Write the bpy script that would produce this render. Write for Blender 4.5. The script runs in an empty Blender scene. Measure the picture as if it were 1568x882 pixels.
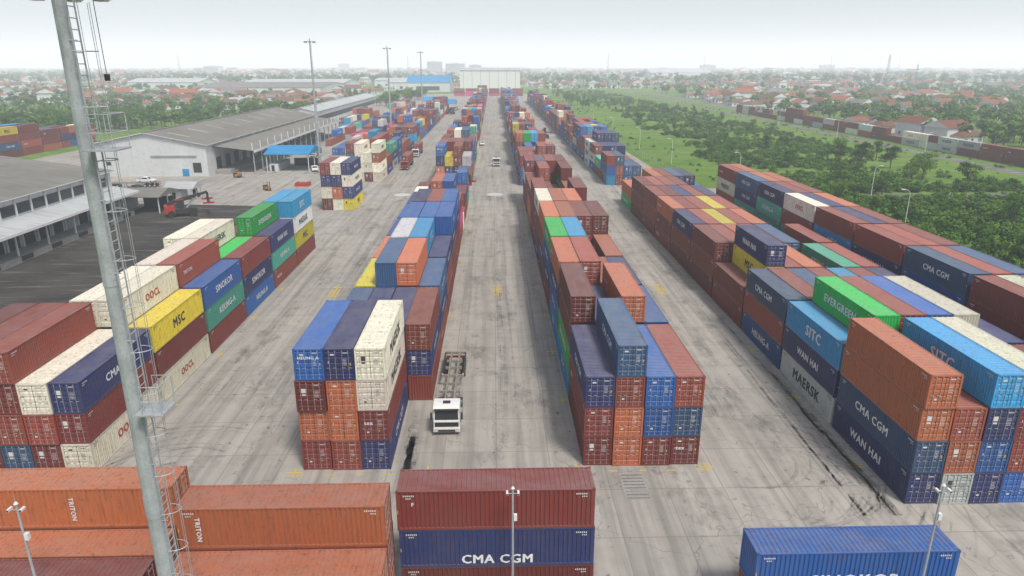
import bpy, math, random
from mathutils import Vector, Matrix
random.seed(7)
R=random.random
def U(a,b): return a+(b-a)*random.random()
scene=bpy.context.scene
col=scene.collection

# ---------------------------------------------------------------- materials
def newmat(name,diffuse=False):
    m=bpy.data.materials.new(name); m.use_nodes=True
    nt=m.node_tree; nt.nodes.clear()
    out=nt.nodes.new('ShaderNodeOutputMaterial'); b=nt.nodes.new('ShaderNodeBsdfDiffuse' if diffuse else 'ShaderNodeBsdfPrincipled')
    nt.links.new(b.outputs[0],out.inputs[0])
    return m,nt,b
class NT:
    def __init__(s,nt): s.nt=nt
    def n(s,t,**k):
        x=s.nt.nodes.new(t)
        for a,v in k.items(): setattr(x,a,v)
        return x
    def l(s,a,b): s.nt.links.new(a,b)
    def math(s,op,a,b=None,clamp=False):
        x=s.n('ShaderNodeMath',operation=op); x.use_clamp=clamp
        for i,v in enumerate((a,b)):
            if v is None: continue
            if isinstance(v,(int,float)): x.inputs[i].default_value=v
            else: s.l(v,x.inputs[i])
        return x.outputs[0]
    def mix(s,f,a,b,bt='MIX'):
        x=s.n('ShaderNodeMix',data_type='RGBA',blend_type=bt)
        for sock,v in ((x.inputs[0],f),(x.inputs[6],a),(x.inputs[7],b)):
            if isinstance(v,(int,float)): sock.default_value=v
            elif isinstance(v,tuple): sock.default_value=(*v,1) if len(v)==3 else v
            else: s.l(v,sock)
        return x.outputs[2]
    def noise(s,vec,scale,detail=3,rough=.55):
        x=s.n('ShaderNodeTexNoise'); x.inputs['Scale'].default_value=scale
        x.inputs['Detail'].default_value=detail; x.inputs['Roughness'].default_value=rough
        if vec is not None: s.l(vec,x.inputs['Vector'])
        return x.outputs['Fac']
    def vscale(s,vec,sx,sy,sz):
        x=s.n('ShaderNodeVectorMath',operation='MULTIPLY'); s.l(vec,x.inputs[0]); x.inputs[1].default_value=(sx,sy,sz)
        return x.outputs[0]
    def ramp(s,f,lo,hi):
        x=s.n('ShaderNodeMapRange'); x.inputs[1].default_value=lo; x.inputs[2].default_value=hi
        s.l(f,x.inputs[0]); return x.outputs[0]
def simple(name,c,rough=.7,metal=0,var=.25,scale=.6,dirt=(0.12,0.10,0.08),dirtamt=.35):
    m,nt,b=newmat(name); t=NT(nt)
    pos=t.n('ShaderNodeNewGeometry').outputs['Position']
    n1=t.noise(pos,scale,3,.6)
    c1=t.mix(t.ramp(n1,.35,.75),tuple(c),tuple(x*(1-var) for x in c))
    if dirtamt>0:
        n2=t.noise(pos,scale*7,2,.6); c1=t.mix(t.math('MULTIPLY',t.ramp(n2,.5,.8),dirtamt),c1,tuple(dirt))
    t.l(c1,b.inputs['Base Color']); b.inputs['Roughness'].default_value=rough; b.inputs['Metallic'].default_value=metal
    return m

def mk_paint():
    m,nt,b=newmat('container_paint'); t=NT(nt)
    oi=t.n('ShaderNodeObjectInfo'); tc=t.n('ShaderNodeTexCoord').outputs['Object']; g=t.n('ShaderNodeNewGeometry')
    add=t.n('ShaderNodeVectorMath',operation='ADD'); t.l(tc,add.inputs[0])
    sc=t.n('ShaderNodeVectorMath',operation='SCALE'); sc.inputs[0].default_value=(53,97,31); t.l(oi.outputs['Random'],sc.inputs['Scale'])
    t.l(sc.outputs[0],add.inputs[1]); v=add.outputs[0]
    n1=t.noise(v,.45,3,.65); n2=t.noise(v,2.6,4,.75)
    streak=t.noise(t.vscale(v,3.5,3.5,.4),1.6,3,.65)
    hue=t.math('ADD',t.math('MULTIPLY',oi.outputs['Random'],.50),.80)
    cc=t.n('ShaderNodeVectorMath',operation='SCALE'); t.l(oi.outputs['Color'],cc.inputs[0]); t.l(hue,cc.inputs['Scale'])
    base=t.mix(t.math('MULTIPLY',t.ramp(n1,.35,.75),.18),cc.outputs[0],(.19,.15,.13))
    base=t.mix(t.math('MULTIPLY',t.ramp(streak,.50,.74),.42),base,(.08,.055,.04))
    base=t.mix(t.math('MULTIPLY',t.ramp(n2,.60,.72),.80),base,(.11,.042,.022))
    sep=t.n('ShaderNodeSeparateXYZ'); t.l(g.outputs['Normal'],sep.inputs[0])
    up=t.ramp(sep.outputs[2],.6,.9)
    dust=t.noise(t.vscale(v,1.0,.35,1),1.1,4,.7)
    topc=t.mix(t.math('ADD',t.math('MULTIPLY',t.ramp(dust,.3,.8),.38),.04),base,(.31,.30,.29))
    topc=t.mix(t.math('MULTIPLY',t.ramp(n2,.53,.70),.60),topc,(.15,.07,.042))
    fin=t.mix(up,base,topc)
    t.l(fin,b.inputs['Base Color']); b.inputs['Roughness'].default_value=.5
    return m
M_paint=mk_paint()
def mk_mark():
    m,nt,b=newmat('container_marking'); t=NT(nt)
    oi=t.n('ShaderNodeObjectInfo'); bw=t.n('ShaderNodeRGBToBW'); t.l(oi.outputs['Color'],bw.inputs[0])
    c=t.mix(t.ramp(bw.outputs[0],.34,.40),(.62,.62,.60),(.05,.05,.06)); t.l(c,b.inputs['Base Color']); b.inputs['Roughness'].default_value=.6
    return m
M_mark=mk_mark()
def mk_mixcol(name,f,c):
    m,nt,b=newmat(name); t=NT(nt)
    oi=t.n('ShaderNodeObjectInfo'); cc=t.mix(f,oi.outputs['Color'],c); t.l(cc,b.inputs['Base Color']); b.inputs['Roughness'].default_value=.55
    return m
M_frame=mk_mixcol('container_frame',.35,(.08,.06,.05))
M_rod=mk_mixcol('lock_rod_steel',.55,(.45,.46,.46))
M_gasket=simple('door_gasket',(.015,.015,.015),.8,0,.1,1,(0,0,0),0)
M_yel=simple('yellow_label',(.6,.42,.03),.6)

def mk_concrete():
    m,nt,b=newmat('yard_concrete',True); t=NT(nt)
    pos=t.n('ShaderNodeNewGeometry').outputs['Position']
    sep=t.n('ShaderNodeSeparateXYZ'); t.l(pos,sep.inputs[0]); X,Y=sep.outputs[0],sep.outputs[1]
    fx=t.math('DIVIDE',X,4.66); fy=t.math('DIVIDE',Y,6.0)
    def line(f,w):
        fr=t.math('FRACT',t.math('ADD',f,1000.0)); d=t.math('ABSOLUTE',t.math('SUBTRACT',fr,.5)); return t.math('GREATER_THAN',d,.5-w)
    joint=t.math('MAXIMUM',line(fx,.010),line(fy,.008))
    cv=t.n('ShaderNodeCombineXYZ'); t.l(t.math('FLOOR',fx),cv.inputs[0]); t.l(t.math('FLOOR',fy),cv.inputs[1])
    wn=t.n('ShaderNodeTexWhiteNoise',noise_dimensions='2D'); t.l(cv.outputs[0],wn.inputs['Vector'])
    cv2=t.n('ShaderNodeCombineXYZ'); t.l(t.math('FLOOR',fx),cv2.inputs[0])
    wn2=t.n('ShaderNodeTexWhiteNoise',noise_dimensions='2D'); t.l(cv2.outputs[0],wn2.inputs['Vector'])
    big=t.noise(pos,.035,3,.6); med=t.noise(pos,.35,5,.65)
    wheel=t.noise(t.vscale(pos,1.1,.035,1),.9,4,.6)
    c=t.mix(t.ramp(big,.3,.7),(.42,.393,.355),(.32,.30,.275))
    c=t.mix(t.math('MULTIPLY',wn.outputs[0],.24),c,(.24,.228,.21))
    c=t.mix(t.math('MULTIPLY',wn2.outputs[0],.22),c,(.46,.435,.395))
    c=t.mix(t.math('MULTIPLY',t.ramp(med,.45,.75),.46),c,(.20,.19,.175))
    c=t.mix(t.math('MULTIPLY',t.ramp(wheel,.47,.72),.55),c,(.15,.143,.133))
    c=t.mix(t.math('MULTIPLY',t.ramp(wheel,.46,.30),.30),c,(.49,.465,.42))
    spots=t.noise(t.vscale(pos,1,.4,1),.22,5,.75)
    c=t.mix(t.math('MULTIPLY',t.ramp(spots,.55,.68),.62),c,(.105,.10,.093))
    blot=t.noise(pos,1.4,2,.5)
    c=t.mix(t.math('MULTIPLY',t.ramp(blot,.69,.74),.55),c,(.065,.06,.055))
    c=t.mix(t.math('MULTIPLY',joint,.42),c,(.14,.13,.12))
    vor=t.n('ShaderNodeTexVoronoi',feature='DISTANCE_TO_EDGE'); vor.inputs['Scale'].default_value=.12
    dis=t.n('ShaderNodeVectorMath',operation='ADD'); t.l(pos,dis.inputs[0])
    nz=t.n('ShaderNodeTexNoise'); nz.inputs['Scale'].default_value=.5; t.l(pos,nz.inputs['Vector'])
    s2=t.n('ShaderNodeVectorMath',operation='SCALE'); t.l(nz.outputs['Color'],s2.inputs[0]); s2.inputs['Scale'].default_value=3.5
    t.l(s2.outputs[0],dis.inputs[1]); t.l(dis.outputs[0],vor.inputs['Vector'])
    crack=t.math('MULTIPLY',t.math('LESS_THAN',vor.outputs['Distance'],.0045),.4)
    c=t.mix(crack,c,(.12,.115,.105))
    t.l(c,b.inputs['Color'])
    return m
M_conc=mk_concrete()
def mk_asphalt(name,base):
    m,nt,b=newmat(name,True); t=NT(nt)
    pos=t.n('ShaderNodeNewGeometry').outputs['Position']
    big=t.noise(pos,.09,4,.65); st=t.noise(t.vscale(pos,.15,1.3,1),.6,4,.65); f=t.noise(pos,2.5,2,.7)
    c=t.mix(t.ramp(big,.35,.7),base,tuple(x*1.7 for x in base))
    c=t.mix(t.math('MULTIPLY',t.ramp(st,.54,.66),.75),c,tuple(x*3.4 for x in base))
    c=t.mix(t.math('MULTIPLY',t.ramp(f,.5,.8),.5),c,(.03,.028,.026))
    t.l(c,b.inputs['Color'])
    return m
M_asph=mk_asphalt('asphalt',(.05,.047,.045))
M_road=mk_asphalt('road_asphalt',(.13,.125,.12))
def mk_ground():
    m,nt,b=newmat('grassland',True); t=NT(nt)
    pos=t.n('ShaderNodeNewGeometry').outputs['Position']
    a=t.noise(pos,.012,3,.6); bb=t.noise(pos,.11,5,.65); f=t.noise(pos,1.2,3,.7)
    c=t.mix(t.ramp(a,.35,.65),(.125,.22,.04),(.18,.27,.065))
    c=t.mix(t.ramp(bb,.45,.70),c,(.075,.15,.028))
    c=t.mix(t.math('MULTIPLY',t.ramp(f,.4,.75),.5),c,(.075,.13,.028))
    d=t.noise(pos,.05,3,.6)
    c=t.mix(t.math('MULTIPLY',t.ramp(d,.60,.72),.45),c,(.26,.23,.13))
    t.l(c,b.inputs['Color'])
    return m
M_grass=mk_ground()
def mk_leaf(name,c1,c2):
    m,nt,b=newmat(name,True); t=NT(nt)
    pos=t.n('ShaderNodeNewGeometry').outputs['Position']; oi=t.n('ShaderNodeObjectInfo')
    n=t.noise(pos,.25,1,.6)
    c=t.mix(t.ramp(n,.35,.65),c1,c2)
    c=t.mix(t.math('MULTIPLY',oi.outputs['Random'],.6),c,(c1[0]*.7,c1[1]*.72,c1[2]*.8))
    t.l(c,b.inputs['Color'])
    return m
M_leaf=mk_leaf('foliage',(.045,.115,.016),(.09,.185,.028))
M_leaf2=mk_leaf('foliage_light',(.085,.18,.028),(.15,.26,.04))
M_leafd=mk_leaf('foliage_dark',(.028,.075,.018),(.052,.11,.024))
M_bark=simple('bark',(.10,.075,.05),.9)
M_galv=simple('galvanised_steel',(.42,.45,.475),.5,.1,.3,1.5,(.18,.155,.13),.45)
M_white=simple('white_paint',(.76,.76,.75),.5,0,.12,2)
M_wall=simple('painted_wall',(.62,.64,.64),.8,0,.15,.15,(.28,.27,.25),.3)
M_dark=simple('dark_opening',(.03,.032,.035),.8,0,.1,1,(0,0,0),0)
M_glass=simple('window_glass',(.03,.04,.05),.1,0,.1,1,(.03,.03,.03),0)
M_tyre=simple('tyre_rubber',(.02,.02,.02),.85)
M_black=simple('black_paint',(.03,.03,.032),.5)
M_redp=simple('red_paint',(.45,.03,.02),.45)
M_orp=simple('orange_paint',(.55,.22,.03),.5)
M_beige=simple('chassis_paint',(.30,.275,.235),.6,0,.4,2)
M_lamp=simple('lamp_lens',(.7,.7,.65),.3)
M_conc2=simple('plain_concrete',(.33,.32,.30),.9,0,.3,.5)
def mk_roof(name,c,freq=1.2,ax=1):
    m,nt,b=newmat(name,True); t=NT(nt)
    pos=t.n('ShaderNodeNewGeometry').outputs['Position']
    sep=t.n('ShaderNodeSeparateXYZ'); t.l(pos,sep.inputs[0])
    w=t.math('SINE',t.math('MULTIPLY',sep.outputs[ax],freq*6.283))
    n=t.noise(pos,.08,4,.6); n2=t.noise(t.vscale(pos,.2,2,1),.8,4,.6)
    cc=t.mix(t.ramp(n,.35,.7),c,tuple(x*.75 for x in c))
    cc=t.mix(t.math('MULTIPLY',t.ramp(n2,.48,.72),.6),cc,tuple(x*.5 for x in c))
    cc=t.mix(t.math('MULTIPLY',t.ramp(w,0,1),.12),cc,tuple(x*.6 for x in c))
    t.l(cc,b.inputs['Color'])
    return m
M_roofg=mk_roof('roof_sheet_grey',(.25,.24,.22))
M_roofw=mk_roof('roof_sheet_pale',(.50,.52,.53))
M_roofb=mk_roof('roof_sheet_blue',(.05,.28,.56))
M_sky=simple('skylight_sheet',(.42,.42,.28),.5)
def mk_tile():
    m,nt,b=newmat('roof_tile',True); t=NT(nt)
    oi=t.n('ShaderNodeObjectInfo'); r=t.n('ShaderNodeValToRGB'); t.l(oi.outputs['Random'],r.inputs[0])
    e=r.color_ramp.elements; e[0].color=(.27,.10,.06,1); e[1].color=(.30,.29,.28,1); e[1].position=1
    for p,c in ((.22,(.33,.125,.07,1)),(.42,(.20,.085,.055,1)),(.6,(.17,.11,.085,1)),(.7,(.45,.45,.44,1)),(.8,(.36,.12,.06,1)),(.88,(.22,.21,.20,1))): 
        x=e.new(p); x.color=c
    r.color_ramp.interpolation='CONSTANT'
    pos=t.n('ShaderNodeNewGeometry').outputs['Position']
    n=t.noise(pos,.6,3,.7); c=t.mix(t.math('MULTIPLY',t.ramp(n,.35,.75),.6),r.outputs[0],(.10,.075,.055))
    t.l(c,b.inputs['Color'])
    return m
M_tile=mk_tile()

# ---------------------------------------------------------------- mesh builder
class MB:
    def __init__(s): s.v=[];s.f=[];s.m=[];s.mats=[]
    def mi(s,mat):
        if mat not in s.mats: s.mats.append(mat)
        return s.mats.index(mat)
    def quad(s,pts,mat):
        k=len(s.v); s.v+= [tuple(p) for p in pts]; s.f.append(tuple(range(k,k+len(pts)))); s.m.append(s.mi(mat))
    def box(s,x0,x1,y0,y1,z0,z1,mat):
        k=len(s.v)
        s.v+=[(x0,y0,z0),(x1,y0,z0),(x1,y1,z0),(x0,y1,z0),(x0,y0,z1),(x1,y0,z1),(x1,y1,z1),(x0,y1,z1)]
        i=s.mi(mat)
        for f in ((3,2,1,0),(4,5,6,7),(0,1,5,4),(1,2,6,5),(2,3,7,6),(3,0,4,7)):
            s.f.append(tuple(k+a for a in f)); s.m.append(i)
    def cyl(s,p0,p1,r0,r1,n,mat,caps=True):
        p0=Vector(p0);p1=Vector(p1); d=(p1-p0).normalized()
        a=Vector((0,0,1)) if abs(d.z)<.9 else Vector((1,0,0))
        u=d.cross(a).normalized(); w=d.cross(u)
        k=len(s.v); i=s.mi(mat)
        for p,r in ((p0,r0),(p1,r1)):
            for j in range(n):
                t=2*math.pi*j/n; s.v.append(tuple(p+u*math.cos(t)*r+w*math.sin(t)*r))
        for j in range(n):
            s.f.append((k+j,k+(j+1)%n,k+n+(j+1)%n,k+n+j)); s.m.append(i)
        if caps:
            s.f.append(tuple(k+j for j in reversed(range(n)))); s.m.append(i)
            s.f.append(tuple(k+n+j for j in range(n))); s.m.append(i)
    def prism(s,prof,x0,x1,mat):
        k=len(s.v); n=len(prof); i=s.mi(mat)
        for x in (x0,x1):
            for y,z in prof: s.v.append((x,y,z))
        for j in range(n):
            s.f.append((k+j,k+(j+1)%n,k+n+(j+1)%n,k+n+j)); s.m.append(i)
        s.f.append(tuple(k+j for j in range(n))); s.m.append(i)
        s.f.append(tuple(k+n+j for j in reversed(range(n)))); s.m.append(i)
    def mesh(s,name):
        me=bpy.data.meshes.new(name); me.from_pydata(s.v,[],s.f)
        for m in s.mats: me.materials.append(m)
        me.polygons.foreach_set('material_index',s.m); me.update()
        return me
    def obj(s,name,loc=(0,0,0),rz=0):
        o=bpy.data.objects.new(name,s.mesh(name)); o.location=loc; o.rotation_euler=(0,0,rz); col.objects.link(o); return o

# ---------------------------------------------------------------- containers
CW,CH=2.438,2.79
def container_mesh(L,nm,labels=0):
    b=MB(); hw=CW/2; hl=L/2; P=M_paint
    po=.15
    for sx in (-1,1):
        xa,xb=sorted((sx*hw,sx*(hw-.10)))
        b.box(xa,xb,-hl+po,hl-po,.02,.17,P)
        b.box(xa,xb,-hl+po,hl-po,CH-.09,CH-.012,P)
        for sy in (-1,1):
            xa2,xb2=sorted((sx*hw,sx*(hw-po))); ya,yb=sorted((sy*hl,sy*(hl-po)))
            b.box(xa2,xb2,ya,yb,.118,CH-.118,P)
            xa3,xb3=sorted((sx*(hw+.004),sx*(hw-.16))); ya3,yb3=sorted((sy*(hl+.004),sy*(hl-.178)))
            b.box(xa3,xb3,ya3,yb3,0,.118,M_frame); b.box(xa3,xb3,ya3,yb3,CH-.118,CH,M_frame)
    for sy in (-1,1):
        ya,yb=sorted((sy*(hl-.002),sy*(hl-.12)))
        b.box(-hw+.16,hw-.16,ya,yb,.02,.16,P); b.box(-hw+.16,hw-.16,ya,yb,CH-.13,CH-.014,P)
    b.box(-hw+.1,hw-.1,-hl+.12,hl-.12,.10,.14,M_gasket)
    n=int((L-2*po)/.28); per=(L-2*po)/n
    for sx in (-1,1):
        o=sx*(hw-.006); i=sx*(hw-.075)
        y=-hl+po; pr=[]
        for k in range(n):
            pr+=[(o,y),(o,y+per*.30),(i,y+per*.46),(i,y+per*.84)]; y+=per
        pr.append((o,y))
        for a,c in zip(pr,pr[1:]):
            q=[(a[0],a[1],.17),(c[0],c[1],.17),(c[0],c[1],CH-.09),(a[0],a[1],CH-.09)]
            b.quad(q if sx>0 else q[::-1],P)
    n=int((L-.24)/.30); per=(L-.24)/n; y=-hl+.12; pr=[]
    zt=CH-.022; zb=CH-.062
    for k in range(n):
        pr+=[(y,zt),(y+per*.35,zt),(y+per*.5,zb),(y+per*.85,zb)]; y+=per
    pr.append((y,zt))
    for a,c in zip(pr,pr[1:]):
        b.quad([(-hw+.1,a[0],a[1]),(hw-.1,a[0],a[1]),(hw-.1,c[0],c[1]),(-hw+.1,c[0],c[1])],P)
    n=8; w0=-hw+po; per=(CW-2*po)/n; x=w0; pr=[]
    for k in range(n):
        pr+=[(x,hl-.02),(x+per*.25,hl-.02),(x+per*.5,hl-.07),(x+per*.75,hl-.07)]; x+=per
    pr.append((x,hl-.02))
    for a,c in zip(pr,pr[1:]):
        b.quad([(c[0],c[1],.16),(a[0],a[1],.16),(a[0],a[1],CH-.13),(c[0],c[1],CH-.13)],P)
    for s in (-1,1):
        xa,xb=sorted((s*.02,s*(hw-po-.015)))
        yb=-hl+.05
        zz=.18; nz=5; ph=(CH-.15-.18)/nz
        for k in range(nz):
            for (z0,z1,ya,yc) in ((zz,zz+ph*.6,yb,yb),(zz+ph*.6,zz+ph*.7,yb,yb+.035),(zz+ph*.7,zz+ph*.9,yb+.035,yb+.035),(zz+ph*.9,zz+ph,yb+.035,yb)):
                b.quad([(xa,ya,z0),(xb,ya,z0),(xb,yc,z1),(xa,yc,z1)],P)
            zz+=ph
        for rx in (.28,.78):
            b.cyl((s*rx,-hl+.015,.12),(s*rx,-hl+.015,CH-.1),.022,.022,6,M_rod)
            b.box(s*rx-.05,s*rx+.05,-hl+.002,-hl+.045,CH-.24,CH-.18,M_rod)
            b.box(s*rx-.05,s*rx+.05,-hl+.002,-hl+.045,.2,.26,M_rod)
            if s>0: b.box(s*rx-.04,s*rx+.24,-hl-.002,-hl+.03,1.08,1.13,M_rod)
            else: b.box(s*rx-.24,s*rx+.04,-hl-.002,-hl+.03,1.08,1.13,M_rod)
        for hz in (.35,.95,1.65,2.35):
            xh=s*(hw-po-.02); xa4,xb4=sorted((xh,xh-s*.12)); b.box(xa4,xb4,-hl+.01,-hl+.05,hz,hz+.07,M_frame)
    b.quad([(-.02,-hl+.06,.17),(.02,-hl+.06,.17),(.02,-hl+.06,CH-.14),(-.02,-hl+.06,CH-.14)],M_gasket)
    for s in (-1,1):
        b.quad([(s*(hw-po)-.015,-hl+.06,.17),(s*(hw-po)+.015,-hl+.06,.17),(s*(hw-po)+.015,-hl+.06,CH-.14),(s*(hw-po)-.015,-hl+.06,CH-.14)],M_gasket)
    rr=random.Random(labels+int(L))
    yl=-hl+.045
    def lab(x0,x1,z0,z1,m=M_mark): b.quad([(x0,yl,z0),(x1,yl,z0),(x1,yl,z1),(x0,yl,z1)],m)
    x=.33
    while x<.72: w=rr.uniform(.03,.06); lab(x,x+w,CH-.42,CH-.33); x+=w+.02
    for k in range(5):
        x=.34; z=1.85-k*.13
        while x<.62: w=rr.uniform(.04,.1); lab(x,x+w,z,z+.05); x+=w+.03
    if labels==1: lab(-.72,-.36,1.7,2.1); lab(-.7,-.38,1.45,1.6)
    if labels==2: lab(-.9,-.83,1.5,1.7); lab(.86,.95,1.3,1.55,M_yel); lab(-.68,-.36,2.2,2.34)
    if labels==0: lab(.35,.45,.8,.95,M_yel); lab(-.65,-.45,.7,.85)
    for sx in (-1,1):
        xo=sx*(hw+.002)
        def sl(y0,y1,z0,z1,m=M_mark):
            q=[(xo,y0,z0),(xo,y1,z0),(xo,y1,z1),(xo,y0,z1)]; b.quad(q if sx>0 else q[::-1],m)
        for e in (1,-1):
            y=e*(hl-.5)-.6*(e>0)
            for k in range(6): sl(y+k*.12,y+k*.12+.07,CH-.38,CH-.27)
            y=e*(hl-.5)-.4*(e>0)
            for k in range(3): sl(y+k*.12,y+k*.12+.07,CH-.56,CH-.47)
        sl(hl-.10,hl-.04,1.2,1.45,M_yel)
    return b.mesh(nm)
ME40=[container_mesh(12.192,'shipping_container_40_%s'%k,i) for i,k in enumerate('abc')]
ME20=[container_mesh(6.058,'shipping_container_20_%s'%k,i) for i,k in enumerate('ab')]
CC={'m':(.175,.027,.023),'b':(.26,.052,.033),'o':(.45,.128,.052),'n':(.018,.031,.13),'u':(.010,.10,.35),'s':(.026,.085,.19),
'c':(.018,.29,.57),'w':(.74,.71,.57),'g':(.56,.58,.575),'G':(.003,.39,.06),'y':(.59,.49,.03),'t':(.045,.37,.26),'p':(.66,.025,.21)}
W_=[('m',26),('b',20),('o',10),('n',12),('u',12),('s',7),('c',5),('w',6),('g',3),('G',2),('y',2),('t',2),('p',1)]
POOL=''.join(k*w for k,w in W_)
TX={'c':[('SITC',1.5,'W')],'G':[('EVERGREEN',1.15,'W')],'s':[('CMA CGM',1.0,'W')],'n':[('WAN HAI',1.05,'W'),('CMA CGM',1.0,'W')],'u':[('SINOKOR',1.15,'W'),('APL',1.5,'W'),('HEUNG-A',1.1,'W')],
'w':[('OOCL',1.1,'R'),('MAERSK',1.3,'K')],'g':[('MAERSK',1.5,'K')],'y':[('MSC',1.5,'K')],'t':[('KEUNG-A',1.1,'W')],'p':[('ONE',1.6,'W')],'m':[('tex',.8,'W')],'b':[('TRITON',.6,'W')],'o':[('TRITON',.6,'W')]}
FT={(-16.5,0,2,3):('MAERSK',1.5,'K'),(-16.5,0,2,2):('MAERSK',1.5,'K'),(32.2,0,0,0):('WAN HAI',1.05,'W'),(32.2,0,0,1):('CMA CGM',1.05,'W'),(32.2,1,0,1):('WAN HAI',1.05,'W'),
(32.2,3,1,3):('WAN HAI',1.05,'W'),(52.2,2,0,2):('APL',1.5,'W'),(52.2,3,0,2):('WAN HAI',1.05,'W'),(-46.5,2,4,2):('SINOKOR',1.15,'W'),(-46.5,0,4,0):('OOCL',1.1,'R'),(-46.5,1,4,0):('OOCL',1.1,'R'),
(-46.5,3,4,1):('SINOKOR',1.15,'W'),(-46.5,5,4,2):('MAERSK',1.5,'K')}
M_tW=simple('lettering_white',(.74,.75,.75),.6,0,.1,2,(.3,.3,.3),.2); M_tK=simple('lettering_dark',(.03,.04,.06),.6); M_tR=simple('lettering_red',(.5,.03,.03),.6)
TM={'W':M_tW,'K':M_tK,'R':M_tR}
_tc={}
def text_mesh(s,c):
    if (s,c) in _tc: return _tc[(s,c)]
    cu=bpy.data.curves.new('t','FONT'); cu.body=s; cu.size=1.0; cu.align_x='CENTER'; cu.resolution_u=2; cu.space_character=1.12
    o=bpy.data.objects.new('t',cu); col.objects.link(o)
    dg=bpy.context.evaluated_depsgraph_get(); me0=bpy.data.meshes.new_from_object(o.evaluated_get(dg))
    col.objects.unlink(o); bpy.data.objects.remove(o)
    V=[];F=[]
    for i,(dx,dy) in enumerate(((0,0),(.038,0),(-.038,0),(.02,.022),(-.02,-.022))):
        k=len(V); V+=[(v.co.x+dx,v.co.y+dy,i*.0012) for v in me0.vertices]; F+=[tuple(k+a for a in p.vertices) for p in me0.polygons]
    me=bpy.data.meshes.new('lettering'); me.from_pydata(V,[],F); me.materials.append(TM[c]); me.update()
    _tc[(s,c)]=me; return me
def lettering(par,s,c,size,side,dy=0,dz=None,vertical=False):
    me=text_mesh(s,c); o=bpy.data.objects.new('lettering',me); col.objects.link(o); o.parent=par
    z=(CH-size*.72)/2 if dz is None else dz
    zr=par.rotation_euler.z
    if side=='L': m=Matrix(((0,0,-1),(-1,0,0),(0,1,0)))
    elif side=='R': m=Matrix(((0,0,1),(1,0,0),(0,1,0)))
    else: m=Matrix(((1,0,0),(0,0,-1),(0,1,0)))
    rot=Matrix.Rotation(-math.pi/2,4,'Z') if vertical else Matrix.Identity(4)
    if side in 'LR':
        loc=Vector((-(CW/2+.006) if side=='L' else CW/2+.006, dy, z))
        if abs(zr)>3:
            m=Matrix(((-1,0,0),(0,-1,0),(0,0,1)))@m; loc=Vector((-loc.x,-loc.y,loc.z))
    else: loc=Vector((dy,-6.096-.02,z))
    o.matrix_local=Matrix.Translation(loc)@(m.to_4x4())@rot@Matrix.Scale(size,4)
    return o
NC=[0]
def container(x,y,z,c,rz=0,L=40):
    me=random.choice(ME40) if L==40 else random.choice(ME20)
    o=bpy.data.objects.new('shipping_container',me); o.location=(x,y,z); o.rotation_euler=(0,0,rz)
    k=CC[c]; f=U(.82,1.15); o.color=(k[0]*f,k[1]*f*U(.93,1.07),k[2]*f,1)
    col.objects.link(o); NC[0]+=1
    return o
PX=2.50; PY=12.72; PZ=CH+.012
def row(x0,nc,y0,bays,side,spec={},hs=(2,3,3,3,4,4),text=True,skip=(),pool=None):
    pl=pool or POOL
    for b in range(bays):
        if b in skip: continue
        y=y0+b*PY+6.096
        if b in spec: cols=spec[b]
        else:
            base=random.choice(hs); cols=[]
            run=random.choice(pl)
            for c in range(nc):
                h=max(1,min(4,base+random.choice((0,0,0,-1,1,-1 if R()<.3 else 0))))
                if R()<.45: run=random.choice(pl)
                cols.append(''.join(run if R()<.35 else random.choice(pl) for _ in range(h)))
        for c,s in enumerate(cols):
            x=x0+c*PX+PX/2
            two=(R()<.10 and b not in spec)
            for l,ch in enumerate(s):
                jx=U(-.04,.04); jy=U(-.1,.1)
                if two:
                    for k in (-1,1):
                        o=container(x+jx,y+k*3.07,l*PZ,ch if k<0 else random.choice(pl),math.pi if R()<.4 else 0,20)
                    continue
                flip=(R()<.25) if not(b==0) else False
                if b>0 and (b not in spec): flip=R()<.4
                o=container(x+jx,y+jy,l*PZ,ch,math.pi if flip else 0)
                if text and y<330:
                    nb=c-1 if side=='L' else c+1
                    ex=nb<0 or nb>=len(cols) or len(cols[nb])<=l
                    fk=(x0,b,c,l)
                    if ex and (fk in FT or ch not in 'mbo' or R()<.3):
                        tx=FT.get(fk) or random.choice(TX[ch]); dy=U(-.5,.5)
                        if ch in 'mbo': dy=(3.8 if side=='L' else -3.8)
                        lettering(o,tx[0],tx[2],tx[1]*U(.92,1.05),side,dy)
                if x0==-16.5 and b==0 and l==3 and c==0: lettering(o,'HEUNG A','W',.36,'F',0,1.9)
                if x0==7.5 and b==0 and l==0 and c==3: lettering(o,'tex','W',.5,'F',-.45,1.5)
                if x0==-16.5 and b==0 and l==1 and c==2: lettering(o,'tex','W',.5,'F',-.45,1.5)
row(-16.5,4,51.5,10,'R',{0:["momu","boon","nmww",""],1:["mus","bmn","mmn","bnb"],2:["bmy","mbus","nmbo","bns"],3:["bmo","mubg","nmbc","mbn"],4:["nbu","cubu","nmbu","mmnu"],5:["nbu","cubn","nmbb","mmnu"]})
row(-16.5,4,197,44,'R',{})
row(7.5,4,51.5,10,'L',{0:["mmn","oobs","muu","msb"],1:["cGmm","bmn","boso","mbu"],2:["cuno","bmob","bob","mbn"],3:["mnuG","bmnc","mm","bmo"],4:["mnbo","bbbo","mubb","bbmm"],5:["nmbw","bbmo","mubo","bb"]})
row(7.5,4,197,44,'L',{})
row(-46.5,5,51.5,6,'R',{0:["mobm","mmbb","sbmb","mbw","wmn"],1:["bmu","bnw","gmbw","mnsw","wmy"],2:["bmw","mow","mbgw","mmbb","mtu"],3:["bw","mmbw","nbmw","mnG","unm"],4:["mb","mw","mbm","mmbG","btn"],5:["bm","nm","mbG","mmbc","bygc"]})
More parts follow.
